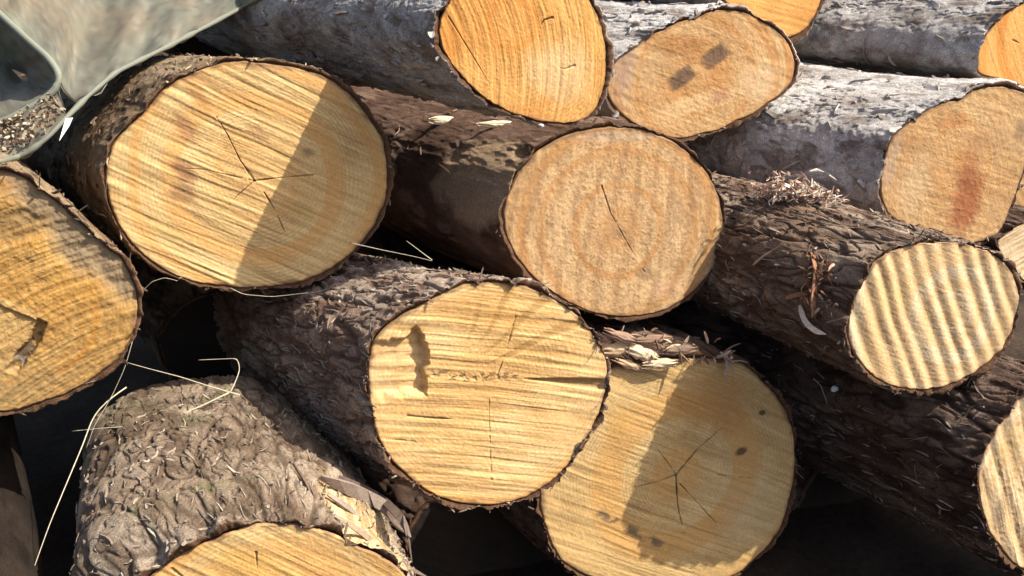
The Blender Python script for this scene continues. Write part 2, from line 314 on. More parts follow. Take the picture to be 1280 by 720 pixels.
log('A', OUT['A'], 1.60, 'largest pale log end, crossed by a straight shadow edge, beside the tarpaulin corner', W_A, BK_CRUM, ay=7, ap=-6, seed=1, pith=(318, 226),
    saw=dict(ang=24, freq=105, amp=.0022, dark=.75), bt=.007, cracks=[([(318, 226), (300, 200), (284, 168), (270, 145)], .0022, .9), ([(318, 226), (350, 222), (425, 216)], .0018, .8), ([(330, 240), (345, 265), (357, 293)], .0020, .8), ([(318, 226), (296, 245), (285, 258)], .0015, .7), ([(318, 226), (255, 212), (225, 210)], .0013, .6)],
    stains=[(232, 160, 22, 12, .9, (.33, .17, .075), .9, .4), (231, 215, 20, 14, .9, (.29, .15, .07), .95, .4), (228, 243, 18, 11, .4, (.29, .16, .07), .9, .4), (245, 115, 26, 9, 1.0, (.40, .2, .07), .8, .4), (322, 165, 16, 8, .5, (.38, .22, .10), .8, .4), (205, 290, 26, 9, .5, (.50, .34, .13), .7, .3), (385, 190, 10, 7, .2, (.30, .19, .1), .8, .4), (250, 100, 20, 10, .5, (.45, .24, .09), .6, .3), (380, 265, 20, 14, .3, (.40, .27, .09), .4, .3), (325, 82, 26, 8, .3, (.35, .22, .12), .6, .3)])
log('B', OUT['B'], 1.47, 'orange smooth-sawn log end with grey flaky bark at the top of the pile', W_B, BK_GREY, bt=.008, ay=9, length=1.15, seed=2, pith=(640, 30),
    saw=dict(ang=78, freq=130, amp=.0014, dark=.5, curve=1.6, off=-.02), cracks=[([(560, 20), (585, 60), (612, 105)], .0015, .5), ([(690, 22), (680, 25), (676, 31)], .003, .7), ([(718, 82), (708, 86), (700, 85)], .003, .6)],
    stains=[(560, 60, 22, 40, .3, (.50, .20, .04), .7, .3), (700, 90, 45, 40, .2, (.66, .46, .24), .6, .3), (650, 145, 60, 12, .2, (.50, .21, .06), .6, .3)])
def c_bark(L, X3, Y3, Sg, hb, bcol, T):
    dT = np.abs(np.angle(np.exp(1j*(T-2.75))))[None]; nz = .5*(fbm(X3*22, Y3*22, Sg*14, 4)-.5)*2
    m = sm(1.1, .8, np.hypot(dT/.42, (Sg-.10)/.13)+nz); bcol = mixc(bcol, (.42, .29, .18), m*.85); hb = hb-.004*m
    f = sm(.60, .68, fbm(X3*26+4, Y3*26, Sg*12, 4)); bcol = mixc(bcol, (.24, .16, .115), f*.6); hb = hb+.003*f-.0016*sm(.60, .70, fbm(X3*34+9, Y3*34, Sg*20, 4))+.005*(ridged(X3*60, Y3*60, Sg*16, 3)-.6)
    return hb, bcol
log('C', OUT['C'], 1.79, 'round mottled tan log end with dark smooth bark, below the orange one', W_C, BK_DARK, bfun=c_bark, bt=.008, ay=8, seed=3, pith=(775, 285),
    saw=dict(ang=86, freq=60, amp=.0003, dark=.12, rough=.0016, speck=1.25), corr=(math.radians(100), .040, .0004, .022), rings=.06,
    cracks=[([(752, 232), (764, 268), (785, 305), (806, 340)], .0022, .7)], stains=[(772, 290, 10, 10, 0, (.25, .15, .08), .5, .4), (808, 342, 14, 10, .3, (.2, .12, .06), .6, .4), (830, 362, 22, 10, -.3, (.55, .33, .2), .5, .4), (842, 272, 14, 22, 0, (.33, .2, .11), .5, .3), (870, 250, 10, 20, .3, (.33, .2, .11), .4, .3), (668, 250, 12, 40, 0, (.36, .21, .10), .5, .2), (770, 170, 60, 6, 0, (.42, .33, .25), .5, .3)])
log('D', OUT['D'], 2.10, 'tan log end with two dark square blots and pale upper bark', W_D, BK_PALE, bt=.009, ay=7, seed=4, pith=(870, 95),
    saw=dict(ang=20, freq=90, amp=.0006, dark=.25, rough=.002, speck=.8), stains=[(852, 97, 20, 11, -.62, (.115, .070, .045), .9, .82), (894, 70, 20, 12, -.62, (.125, .075, .048), .9, .82), (848, 56, 34, 14, .1, (.33, .15, .05), .8, .35), (820, 85, 40, 20, -.4, (.40, .25, .12), .6, .25), (870, 130, 50, 12, -.3, (.60, .42, .22), .6, .3), (900, 120, 14, 8, -.4, (.36, .16, .1), .6, .4), (780, 90, 14, 40, .2, (.30, .22, .18), .6, .3), (950, 100, 30, 24, -.3, (.56, .40, .24), .5, .4)], nt_=480, nr_=140, ns_=210)
def e_face(L, U, V, h, col, Z0):
    # sooty weathered seam and the fan of saw arcs in the upper right
    a0, a1 = L.uv((535, 466)), L.uv((752, 482)); e = a1-a0; l = np.hypot(*e); e /= l
    t = ((U-a0[0])*e[0]+(V-a0[1])*e[1])/l; d = (-(U-a0[0])*e[1]+(V-a0[1])*e[0]); nn = fbm(U*190, V*260, Z0, 3)
    k = sm(.012, .003, np.abs(d+.004*np.sin(t*9)))*sm(-.02, .05, t)*sm(.56, .46, t)*sm(.47, .60, nn)
    col = mixc(col, (.16, .11, .06), k*.75); h = h-.001*k
    wdt = .0015+.008*sm(.5, 1., t); k2 = sm(1.2, .6, np.abs(d-.002)/wdt)*sm(.52, .62, t)*sm(1.05, .98, t)
    col = mixc(col, (.20, .12, .05), k2*.8); h = h-.006*k2
    c_ = L.uv((560, 470)); ang = np.arctan2(V-c_[1], U-c_[0]); rr = np.hypot(U-c_[0], V-c_[1])
    a = (ang-.25*np.sin(rr*9))*22; s = .5+.5*np.sin(a+2*fbm(U*12, V*12, Z0, 2))
    reg = sm(.05, .25, ang)*sm(1.25, .95, ang)*sm(.05, .09, rr); col = mixc(col, (.33, .19, .06), sm(.72, 1, s)*reg*.65); h = h-.0012*sm(.6, 1, s)*reg
    # notch: a wedge torn out, shallow on the left, with a steep wall on the right
    c_ = L.uv((462, 470)); r_ = L.uv((540, 452)); e = r_-c_; l = np.hypot(*e); e /= l
    t = ((U-c_[0])*e[0]+(V-c_[1])*e[1])/l; d = (-(U-c_[0])*e[1]+(V-c_[1])*e[0])/l; nz = fbm(U*38, V*38, Z0+3, 3)-.5
    m = sm(1.02, .93, t+.38*nz+.30*np.abs(d-.18))*sm(.52, .36, d+.45*nz-.12*t)*sm(-.46, -.26, d+.4*nz+.25*t)
    m = np.clip(m*(1.0+.5*nz), 0, 1); h = h-m*(.003+.022*np.clip(t, 0, 1)**1.1*.7)*(1+.35*(fbm(U*14, V*120, Z0, 3)-.5)); col = mixc(col, (.60, .40, .20), m*.6); col = mixc(col, (.42, .25, .10), m*sm(.45, .6, fbm(U*20, V*90, Z0+7, 3))*.7)
    return h, col
log('E', OUT['E'], 1.47, 'bright yellow log end with a torn notch and a dark middle seam', W_E, BK_FURR, ay=6, ap=-11, length=.95, seed=5, pith=(612, 470), saw=dict(ang=5, freq=115, amp=.0018, dark=.6, curve=.25), hfun=e_face, bt=.011,
    cracks=[([(645, 395), (632, 440), (622, 470)], .0014, .7), ([(612, 500), (612, 545)], .0011, .5), ([(612, 545), (614, 600)], .0011, .4), ([(510, 520), (545, 523), (565, 524)], .003, .6), ([(470, 548), (520, 552)], .0014, .5)],
    stains=[(600, 390, 75, 22, .1, (.50, .25, .07), .55, .2), (680, 530, 50, 20, .1, (.60, .33, .12), .5, .2), (545, 500, 26, 9, .0, (.36, .2, .08), .5, .3)])
def f_face(L, U, V, h, col, Z0):
    a0, a1 = L.uv((745, 640)), L.uv((875, 706)); e = a1-a0; l = np.hypot(*e); e /= l
    t = ((U-a0[0])*e[0]+(V-a0[1])*e[1])/l; d = (-(U-a0[0])*e[1]+(V-a0[1])*e[0])
    k = sm(.014, .004, np.abs(d))*sm(-.03, .05, t)*sm(.75, .55, t)*sm(.46, .60, fbm(U*55, V*75, Z0, 4)); col = mixc(col, (.085, .07, .055), k*.75)
    # the far third was snapped, not sawn: a raised slab with steps along the left
    b0, b1 = L.uv((868, 470)), L.uv((770, 600)); e = b1-b0; e /= np.hypot(*e); d = (U-b0[0])*e[1]-(V-b0[1])*e[0]
    return h, col
log('F', OUT['F'], 1.82, 'wide log end mostly in shade with star-shaped cracks and torn pale bark on top', W_F, BK_FDRK, ay=6, seed=6, pith=(845, 594), saw=dict(ang=20, freq=95, amp=.0016, dark=.5), hfun=f_face,
    cracks=[([(845, 594), (872, 562), (908, 530)], .0026, .9), ([(845, 594), (820, 603), (788, 611)], .0024, .9), ([(845, 594), (847, 630), (855, 668)], .0022, .9), ([(850, 605), (875, 632), (896, 655)], .0022, .8), ([(845, 594), (832, 575), (820, 560)], .0016, .6), ([(898, 594), (940, 598)], .0018, .6), ([(866, 690), (862, 715)], .0016, .6)],
    stains=[(890, 500, 60, 40, .3, (.38, .19, .06), .7, .2), (953, 516, 6, 4, 0, (.06, .035, .02), .9, .7), (926, 564, 9, 6, -.4, (.09, .05, .03), .9, .5), (770, 530, 14, 30, .4, (.50, .29, .09), .6, .3), (940, 640, 40, 50, .4, (.48, .34, .17), .5, .2)])
log('G', OUT['G'], 1.66, 'pale log end sawn into wavy corrugations, on a rough brown log at the right', W_G, BK_GDRK, ay=4, ap=-1, seed=7, pith=(1190, 395), saw=dict(ang=18, freq=150, amp=.0004, dark=.15, curve=-.8), corr=(math.radians(72), .0335, .0040, .007), bt=.013,
    stains=[(1120, 370, 20, 26, .4, (.55, .38, .16), .5, .2), (1240, 350, 24, 24, .2, (.58, .43, .25), .5, .3)])
def h_bark(L, X3, Y3, Sg, hb, bcol, T):
    # upper right side where bark came away and pale sapwood shows
    m = sm(.16, .34, T+.10*(fbm(X3*30, Y3*30, Sg*20, 3)-.5)*2)*sm(.98, .84, T+.14*(fbm(X3*24+3, Y3*24, Sg*14, 3)-.5)*2)*sm(.20, .13, Sg+.05*(fbm(X3*20, Y3*20+5, Sg*10, 3)-.5)*2)
    hb = hb*(1-.8*m)-.010*m
    dT = np.abs(np.angle(np.exp(1j*(T-2.75))))[None]; hb = hb+.058*np.exp(-(dT/.8)**2)*sm(.0, .10, Sg)+.016*sm(.04, .2, Sg)*np.exp(-((T[None]-1.0)/.6)**2)
    fi = fbm(X3*150, Y3*150, Sg*9, 3); pale = mixc(np.zeros(bcol.shape)+np.array((.62, .47, .27)), (.40, .24, .11), sm(.45, .62, fi)*.8)
    bcol = bcol*(1-m[..., None])+pale*m[..., None]
    g = sm(.60, .74, fbm(X3*16+9, Y3*16, Sg*14, 5, .62)); bcol = mixc(bcol, (.13, .14, .055), g*.5)
    return hb, bcol
log('H', OUT['H'], 1.28, 'nearest log, thick grey wrinkled bark under grass strands, with a torn pale patch', W_A, BK_HFUR, ay=-7, ap=-6, length=.60, seed=8, pith=(340, 790), saw=dict(ang=24, freq=90, amp=.002, dark=.6), bt=.022, bfun=h_bark, nt_=760, ns_=330,
    cracks=[([(320, 690), (322, 720)], .002, .8), ([(215, 712), (240, 730)], .003, .6)], stains=[(300, 700, 70, 14, .3, (.50, .30, .08), .5, .2)])
def o_face(L, U, V, h, col, Z0):
    # grey weathered upper band and a step running in from the left
    a0, a1 = L.uv((20, 260)), L.uv((165, 390)); e = a1-a0; e /= np.hypot(*e); d = -(U-a0[0])*e[1]+(V-a0[1])*e[0]
    k = sm(-.022, .02, d+.035*(fbm(U*16, V*16, Z0, 4)-.5)*2); col = mixc(col, (.20, .15, .095), k*.85); h = h-.006*k+k*.005*(fbm(U*60, V*60, Z0, 4)-.5)
    b0, b1 = L.uv((-30, 362)), L.uv((56, 404)); e = b1-b0; l = np.hypot(*e); e /= l; t = ((U-b0[0])*e[0]+(V-b0[1])*e[1])/l
    nz = fbm(U*26, V*26, Z0+4, 4)-.5; d = -(U-b0[0])*e[1]+(V-b0[1])*e[0]+.012*nz
    low = sm(.001, -.006, d)*sm(1.02, .96, t+.25*nz); h = h-.004*low*sm(-.10, -.0, d); col = mixc(col, (.36, .25, .11), low*.5)
    edge = sm(.007, .003, np.abs(d-.004))*sm(1.03, .97, t); col = mixc(col, (.55, .40, .20), edge*.3)
    b0, b1 = L.uv((54, 402)), L.uv((16, 466)); e = b1-b0; l = np.hypot(*e); e /= l; t = ((U-b0[0])*e[0]+(V-b0[1])*e[1])/l; d = -(U-b0[0])*e[1]+(V-b0[1])*e[0]+.014*nz
    k = sm(.011, .005, np.abs(d)+.006*(fbm(U*120, V*120, Z0, 3)-.5))*sm(-.04, .06, t)*sm(1.05, .9, t); col = mixc(col, (.06, .042, .03), .85*k*sm(.42, .58, fbm(U*70, V*70, Z0+6, 3))); col = mixc(col, (.36, .31, .25), k*sm(.60, .68, fbm(U*90, V*90, Z0+2, 3))*.6); h = h-.012*k
    s0 = L.uv((15, 285)); q = np.hypot((U-s0[0])/.055, (V-s0[1])/.028)+1.2*nz; h = h-.005*sm(1.2, .5, q); col = mixc(col, (.20, .13, .06), sm(1.2, .5, q)*.6)
    return h, col
log('O', OUT['O'], 1.42, 'weathered yellow-brown log end with a black split knot, at the left edge', W_O, BK_CRUM, ay=5, seed=9, pith=(20, 390), saw=dict(ang=-28, freq=110, amp=.0026, dark=.75, curve=.8, rough=.003, speck=.9), hfun=o_face, bt=.010, length=1.2,
    stains=[(60, 305, 34, 16, .8, (.48, .27, .06), .6, .3), (100, 350, 30, 40, .5, (.42, .22, .05), .6, .3), (40, 480, 60, 20, -.3, (.30, .2, .09), .6, .2)])
log('L', OUT['L'], 2.25, 'golden log end cut off by the top edge, above the two dark blots', W_B, BK_GREY, ay=5, seed=10, saw=dict(ang=15, freq=100, amp=.001, dark=.4), nt_=360, nr_=100, ns_=170)
log('J', OUT['J'], 2.02, 'tan log end with a rusty red vertical stain and pale bark on top', W_D, BK_PALE, bt=.009, ay=10, length=.68, seed=11, pith=(1200, 200), saw=dict(ang=15, freq=90, amp=.0006, dark=.25, rough=.002, speck=.8),
    stains=[(1207, 245, 26, 54, 0, (.28, .10, .04), .95, .35), (1150, 215, 26, 34, .4, (.40, .25, .12), .6, .25), (1240, 170, 30, 20, -.3, (.38, .22, .1), .6, .25), (1190, 152, 26, 10, -.2, (.38, .17, .06), .7, .4), (1275, 165, 10, 14, 0, (.2, .13, .08), .7, .4), (1140, 240, 26, 40, 0, (.55, .39, .22), .5, .3), (1115, 200, 10, 40, .2, (.36, .27, .2), .5, .3)], nt_=520, nr_=150)
log('K', OUT['K'], 2.10, 'orange log end with long grey bark, in the upper right corner', W_B, BK_GREY, ay=11, seed=12, saw=dict(ang=75, freq=110, amp=.001, dark=.3), nt_=480, nr_=110, cracks=[([(1266, 50), (1274, 54)], .003, .7)])
log('I', OUT['I'], 1.76, 'pale log end with dark bark, cut off at the lower right corner', W_G, BK_FDRK, ay=9, seed=13, saw=dict(ang=80, freq=100, amp=.0016, dark=.5, rough=.002), corr=(math.radians(75), .04, .003, .006), stains=[(1250, 640, 12, 30, .2, (.22, .17, .12), .6, .3), (1262, 560, 20, 30, .2, (.50, .33, .14), .5, .2)])
log('M', OUT['M'], 2.12, 'small cream log end at the right edge, behind the corrugated one', W_G, BK_FDRK, ay=9, seed=14, saw=dict(ang=-30, freq=120, amp=.003, dark=.5), nt_=280, nr_=80, ns_=120)
log('P', OUT['P'], 2.34, 'brown sliver of a log end at the right edge, beside the red-stained one', W_D, BK_FDRK, ay=9, seed=15, saw=dict(ang=60, freq=100, amp=.002, dark=.5), nt_=280, nr_=80, ns_=120)

# ------------------------------------------------------------------ ground
gx = np.concatenate([[-400, -60, -15, -6], np.linspace(-3, 6, 160), [9, 18, 60, 400]]); gy = np.concatenate([[-400, -60, -15, -6], np.linspace(-2.5, 6, 150), [9, 18, 60, 400]])
GX, GY = np.meshgrid(gx, gy); nr = sm(8, 4, np.hypot(GX-1, GY-1)); GZ = (.05*(fbm(GX*3, GY*3, 0*GX, 5)-.5)+.02*(fbm(GX*22, GY*22, 0*GX, 3)-.5))*nr
gc = mixc(np.zeros(GX.shape+(3,))+np.array((.030, .020, .014)), (.055, .038, .026), sm(.4, .65, fbm(GX*5, GY*5, 0*GX+3, 4)))
g = mesh_obj('ground', np.stack([GX, GY, GZ], -1), gridfaces(len(gy), len(gx), False), M_SOIL, None, gc); g['kind'] = 'structure'

# ------------------------------------------------------------------ small helpers for strips and tubes
def strips(items):                                     # items: list of (points, width, thickness, tint); returns verts, faces, colours
    V_, F_, C_ = [], [], []
    for pts, wd, tk, tint in items:
        pts = np.asarray(pts, float); n = len(pts); b0 = len(V_)
        tg = np.gradient(pts, axis=0); tg /= np.linalg.norm(tg, axis=1)[:, None]+1e-9
        ref = RS.normal(size=3); ref /= np.linalg.norm(ref); tw = RS.uniform(-1.2, 1.2)
        for i in range(n):
            sd1 = np.cross(tg[i], ref); sd1 /= np.linalg.norm(sd1)+1e-9; sd2 = np.cross(tg[i], sd1)
            a = tw*i/n; s1 = sd1*math.cos(a)+sd2*math.sin(a); s2 = np.cross(tg[i], s1)
            t = i/(n-1); tp = max(.12, min(1, 4*(1-t)+.1)*min(1, .45+4*t)); w_ = wd*tp*.5; k_ = tk*tp*.5
            for q in (s1*w_+s2*k_, -s1*w_+s2*k_, -s1*w_-s2*k_, s1*w_-s2*k_): V_.append(pts[i]+q)
            sh = RS.uniform(.85, 1.15); C_ += [np.array(tint)*sh]*4
        for i in range(n-1):
            for q in range(4): F_.append((b0+4*i+q, b0+4*i+(q+1) % 4, b0+4*i+4+(q+1) % 4, b0+4*i+4+q))
        F_.append((b0+3, b0+2, b0+1, b0)); e = b0+4*(n-1); F_.append((e, e+1, e+2, e+3))
    return np.array(V_), F_, np.array(C_)
def smooth_path(pts, n=14):
    p = np.asarray(pts, float); d = np.concatenate([[0], np.cumsum(np.linalg.norm(np.diff(p, axis=0), axis=1))]); t = np.linspace(0, d[-1], n)
    q = np.stack([np.interp(t, d, p[:, i]) for i in range(3)], 1)
    for _ in range(2): q[1:-1] = .5*q[1:-1]+.25*(q[:-2]+q[2:])
    return q
def build_strips(name, items, m, parent=None, origin=(0, 0, 0)):
    V_, F_, C_ = strips(items); return mesh_obj(name, V_-np.array(origin), F_, m, parent, C_, smooth=False)

def fibres(L, n, s0, s1, ln, wd, tints, lift=.004, rim=0, rimlen=.018, sk=.5):
    """loose fibres and flakes clinging to a log's bark; rim = splinters along the sawn edge"""
    items = []; ns, nth = L.P.shape[0], L.P.shape[1]
    for _ in range(n):
        sv = RS.uniform(s0, s1); i = int(np.searchsorted(L.s, sv)); j = RS.randint(nth); l = ln*RS.uniform(.25, 1.3); k = 7
        dj = RS.normal()*sk*l/.0022/k; ds = RS.uniform(-1, 1)*l/k; pts = []; lf = lift*RS.uniform(.2, 1.6)
        for q in range(k):
            ii = min(ns-1, max(0, int(np.searchsorted(L.s, sv+ds*q)))); jj = int(j+dj*q) % nth
            pts.append(L.P[ii, jj]+L.rd[jj]*(lf*(.25+(q/k)**2*RS.uniform(.5, 1.6))))
        items.append((smooth_path(pts, 8), wd*RS.uniform(.4, 1.6), wd*.35, tints[RS.randint(len(tints))]))
    for _ in range(int(rim*.55)):
        j = RS.randint(nth); l = rimlen*RS.uniform(.2, 1.3); b = L.P[0, j]+L.rd[j]*RS.uniform(-.006, .002)+L.ax*.006
        tt = np.roll(L.P[0], -3, 0)[j]-L.P[0, j]; tt /= np.linalg.norm(tt)+1e-9; dr = tt*RS.normal()*1.1-L.ax*RS.uniform(.0, .5)+L.rd[j]*RS.uniform(-.1, .45); dr /= np.linalg.norm(dr)
        items.append((smooth_path([b, b+dr*l*.5, b+dr*l+L.rd[j]*RS.normal()*.004], 6), wd*RS.uniform(.4, 1.8), wd*.5, tints[RS.randint(len(tints))]))
    o = build_strips('bark_fibres', items, M_FIBRE, L.root, L.C); o['kind'] = 'stuff'; return o
T_FL = [(.34, .305, .275), (.25, .21, .18), (.40, .37, .335), (.20, .16, .135)]
T_BR = [(.11, .07, .045), (.16, .105, .07), (.06, .036, .025), (.20, .14, .095)]
T_GR = [(.27, .215, .165), (.19, .14, .105), (.33, .275, .215), (.12, .08, .058)]
fibres(LOGS['A'], 700, 0, .5, .028, .0035, T_BR+[(.40, .30, .19)], rim=90, rimlen=.016)
fibres(LOGS['E'], 1500, 0, .45, .045, .0026, T_GR, rim=110, sk=.25)
fibres(LOGS['G'], 1500, 0, .6, .045, .0026, T_GR+T_BR, rim=70, sk=.3)
fibres(LOGS['H'], 1500, 0, .5, .035, .0028, T_GR, rim=120, rimlen=.022, sk=.4)
fibres(LOGS['O'], 60, 0, .3, .03, .003, T_BR, rim=110, rimlen=.02)
fibres(LOGS['F'], 500, 0, .5, .04, .003, T_BR, rim=100, rimlen=.022)
fibres(LOGS['I'], 1000, 0, .5, .045, .0026, T_GR+T_BR, rim=80, sk=.25)
fibres(LOGS['C'], 60, 0, .5, .04, .0025, T_BR, rim=60, rimlen=.012)
fibres(LOGS['B'], 260, 0, .8, .05, .007, T_FL, lift=.003, rim=40, rimlen=.01)
fibres(LOGS['K'], 160, 0, .8, .05, .008, T_FL, lift=.003)
fibres(LOGS['J'], 260, 0, .7, .055, .009, T_FL, lift=.003, rim=60, rimlen=.014)
fibres(LOGS['D'], 160, 0, .6, .055, .009, T_FL, lift=.003, rim=50, rimlen=.012)

# ------------------------------------------------------------------ filler logs added to keep the gaps dark, and the lower left log
def circ(cx, cy, r, k=.9): return [(cx+r*(1+.06*math.sin(3*a+cx))*math.cos(a), cy+r*k*(1+.05*math.cos(2*a+cy))*math.sin(a)) for a in np.linspace(0, 2*math.pi, 18, endpoint=False)]
W_SHADE = ((.016, .011, .008), (.024, .016, .011), (.010, .007, .005))  # near-black end faces: the gap shade is painted into the wood colour
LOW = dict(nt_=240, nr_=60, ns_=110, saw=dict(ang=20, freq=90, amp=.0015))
log('Q', circ(-72, 862, 140), 1.30, 'log painted near-black as shade in the lower left corner, below the black split knot', W_SHADE, ('smooth', (.020, .014, .011), (.034, .024, .018), (.014, .01, .008), .010), ay=0, seed=21, length=1.2, **LOW)  # bark colour taken down to near-black to stand in for shade
log('R', circ(275, 428, 72), 2.05, 'filler log end, added and painted black as shade under the largest pale log', W_SHADE, BK_FDRK, ay=4, seed=22, **LOW)
log('S', circ(945, 195, 62), 2.75, 'filler log end, added and painted black as gap shade behind the frayed fibre tuft', W_SHADE, BK_FDRK, ay=5, seed=23, **LOW)
log('T', circ(600, 690, 90), 1.95, 'filler log end, added and painted black as gap shade beneath the notched yellow one', W_SHADE, BK_FDRK, ay=4, seed=24, **LOW)
log('U', circ(1105, 640, 105), 2.25, 'filler log end, added and painted black as gap shade at the lower right', W_SHADE, BK_FDRK, ay=6, seed=25, **LOW)
log('V', circ(262, 22, 62), 2.35, 'filler log added to darken the gap between the tarpaulin edge and grey flaky bark', W_SHADE, BK_FDRK, ay=6, seed=26, **LOW)
log('W', circ(830, -40, 70), 2.5, 'filler log added to darken the top edge behind the orange one', W_SHADE, BK_FDRK, ay=6, seed=27, **LOW)

# ------------------------------------------------------------------ tarpaulin over the back of the pile
def dep(P): return float((np.asarray(P)-CAM)@FWD)
def drape(px, py, d, lift=.02):                        # keep a sheet point above whatever log lies under it
    r = Vector(ray((px, py))).normalized(); best = d
    for k in 'AOBV':
        h = LOGS[k].bvh.ray_cast(Vector(CAM), r)
        if h[0] is not None: best = min(best, dep(h[0])-lift)
    return at(px, py, best)
def curve(pts, n):
    p = np.array(pts, float); d = np.concatenate([[0], np.cumsum(np.hypot(*np.diff(p[:, :2], axis=0).T))]); t = np.linspace(0, d[-1], n)
    q = np.stack([np.interp(t, d, p[:, i]) for i in range(3)], 1)
    for _ in range(2): q[1:-1] = .5*q[1:-1]+.25*(q[:-2]+q[2:])
    return q
def tarp_cols(P, base=(.105, .104, .079)):
    P = np.asarray(P); x, y, z = P[..., 0], P[..., 1], P[..., 2]
    c = np.zeros(P.shape)+np.array(base); c = mixc(c, (.15, .115, .075), sm(.45, .66, fbm(x*9, y*5, z*14, 4))*.8); c = mixc(c, (.11, .13, .085), sm(.5, .7, fbm(x*6+4, y*6, z*8, 3))*.6)
    st_ = fbm((x*.75+z*.65)*9, y*4, (z-x)*60, 4, .6); c = mixc(c, (.085, .075, .055), sm(.52, .68, st_)*.6); c = mixc(c, (.20, .185, .14), sm(.46, .30, st_)*.6)
    cr = sm(.90, .99, ridged(x*5+z*5, y*4, (z-x)*11+3, 2)); c = mixc(c, (.06, .052, .04), cr*.45)
    return c*(.55+.9*fbm(x*160, y*110, z*170, 4, .7))[..., None]
def sheet(name, G, parent, base=(.105, .104, .079), tk=.0025):
    nr, nc = G.shape[:2]; nrm = np.cross(np.gradient(G, axis=0), np.gradient(G, axis=1)); nrm /= np.linalg.norm(nrm, axis=-1)[..., None]+1e-9
    x, y, z = G[..., 0], G[..., 1], G[..., 2]; dg = x*.75+z*.65; G = G+nrm*(.026*(fbm(x*8, y*8, z*8, 3)-.5)+.024*(ridged(dg*5+3, y*9, (z-x)*16, 3)-.6)+.004*(fbm(x*60, y*30, z*60, 3)-.5))[..., None]
    A = G.reshape(-1, 3); B = (G-nrm*tk).reshape(-1, 3); f = gridfaces(nr, nc, False); n = nr*nc; rim = []
    edge = [(0, j) for j in range(nc)]+[(i, nc-1) for i in range(1, nr)]+[(nr-1, j) for j in range(nc-2, -1, -1)]+[(i, 0) for i in range(nr-2, 0, -1)]
    for k in range(len(edge)):
        a = edge[k][0]*nc+edge[k][1]; b = edge[(k+1) % len(edge)]; b = b[0]*nc+b[1]; rim.append((a, b, b+n, a+n))
    F_ = np.concatenate([f, f[:, ::-1]+n, np.array(rim)]); c = tarp_cols(G, base).reshape(-1, 3)
    return mesh_obj(name, np.concatenate([A, B])-np.array(parent.location), F_, M_TARP, parent, np.concatenate([c, c]))
def tube(name, pts, r, m, parent=None, col=None, seg=8):
    pts = np.asarray(pts, float); n = len(pts); tg = np.gradient(pts, axis=0); tg /= np.linalg.norm(tg, axis=1)[:, None]+1e-9
    s1 = np.cross(tg, [.3, .2, .93]); s1 /= np.linalg.norm(s1, axis=1)[:, None]; s2 = np.cross(tg, s1); a = np.linspace(0, 2*math.pi, seg, endpoint=False)
    rr = np.broadcast_to(np.asarray(r, float), (n,))
    V_ = pts[:, None]+rr[:, None, None]*(np.cos(a)[None, :, None]*s1[:, None]+np.sin(a)[None, :, None]*s2[:, None])
    off = np.array(parent.location) if parent else 0
    V_ = np.concatenate([pts[:1, None].repeat(seg, 1), V_, pts[-1:, None].repeat(seg, 1)], 0)
    return mesh_obj(name, V_-off, gridfaces(n+2, seg, True), m, parent, None if col is None else np.zeros(V_.shape)+np.array(col))
tarp = thing('tarpaulin', 'grey-green tarpaulin with a folded hem draped over the pile in the upper left corner', 'tarpaulin', at(60, 110, 1.62))
N_ = 90
hem = curve([(-60, 206, 1.50), (0, 202, 1.50), (30, 194, 1.50), (60, 172, 1.51), (82, 148, 1.53), (110, 120, 1.57), (145, 90, 1.62), (200, 63, 1.72), (260, 32, 1.84), (325, -3, 2.0), (420, -55, 2.2)], 120)
hemP = np.array([drape(*q, lift=.012) for q in hem]); hemP[1:-1] = .5*hemP[1:-1]+.25*(hemP[2:]+hemP[:-2])
low = curve([(-60, -40, 1.70), (0, 18, 1.62), (37, 52, 1.58), (61, 73, 1.56), (74, 92, 1.555), (80, 112, 1.555), (92, 128, 1.555), (110, 120, 1.57), (145, 90, 1.62), (200, 63, 1.72), (260, 32, 1.84), (325, -3, 2.0), (420, -55, 2.2)], N_)
top = np.array([(-60-40*(1-t)+620*t, -170-30*t, 2.05+.75*t) for t in np.linspace(0, 1, N_)])
rows = []
for k, t in enumerate(np.linspace(0, 1, 60)):
    q = low*(1-t)+top*t; q[:, 2] -= .03*math.sin(math.pi*t); rows.append([drape(*p, lift=.012+.02*min(1, 4*t)) for p in q])
sheet('main_sheet', np.array(rows), tarp)
ridge = curve([(-60, -40, 1.695), (0, 18, 1.615), (37, 52, 1.575), (61, 73, 1.555), (74, 92, 1.55), (72, 108, 1.55), (62, 119, 1.55), (43, 132, 1.545), (9, 150, 1.54), (-40, 165, 1.54)], 70)
tube('fold_ridge', [at(*q) for q in ridge], .0062, M_TARP, tarp, (.19, .20, .155))
tube('hem', hemP, .0048*(.7+.6*vn(np.arange(120)*.35, np.zeros(120), np.zeros(120))), M_TARP, tarp, (.16, .165, .13))
# pocket behind the ridge: wall going back and down, and a floor running out to the lower lip
ra = curve([(-60, -40, 1.70), (0, 18, 1.62), (37, 52, 1.58), (61, 73, 1.56), (72, 96, 1.555)], 40); rb = curve([(-70, 40, 1.80), (-10, 70, 1.76), (20, 90, 1.72), (40, 105, 1.66), (62, 112, 1.60)], 40)
rc = curve([(-60, 172, 1.545), (9, 150, 1.545), (43, 132, 1.55), (62, 119, 1.555), (72, 108, 1.557)], 40)
sheet('pocket_wall', np.array([[at(*p) for p in ra*(1-t)+rb*t] for t in np.linspace(0, 1, 16)]), tarp, (.14, .135, .105))
sheet('pocket_floor', np.array([[at(*p) for p in rb*(1-t)+rc*t] for t in np.linspace(0, 1, 16)]), tarp, (.14, .135, .105))
rd_ = curve([(-60, 206, 1.50), (0, 202, 1.50), (30, 194, 1.50), (60, 172, 1.51), (84, 146, 1.54)], 40)
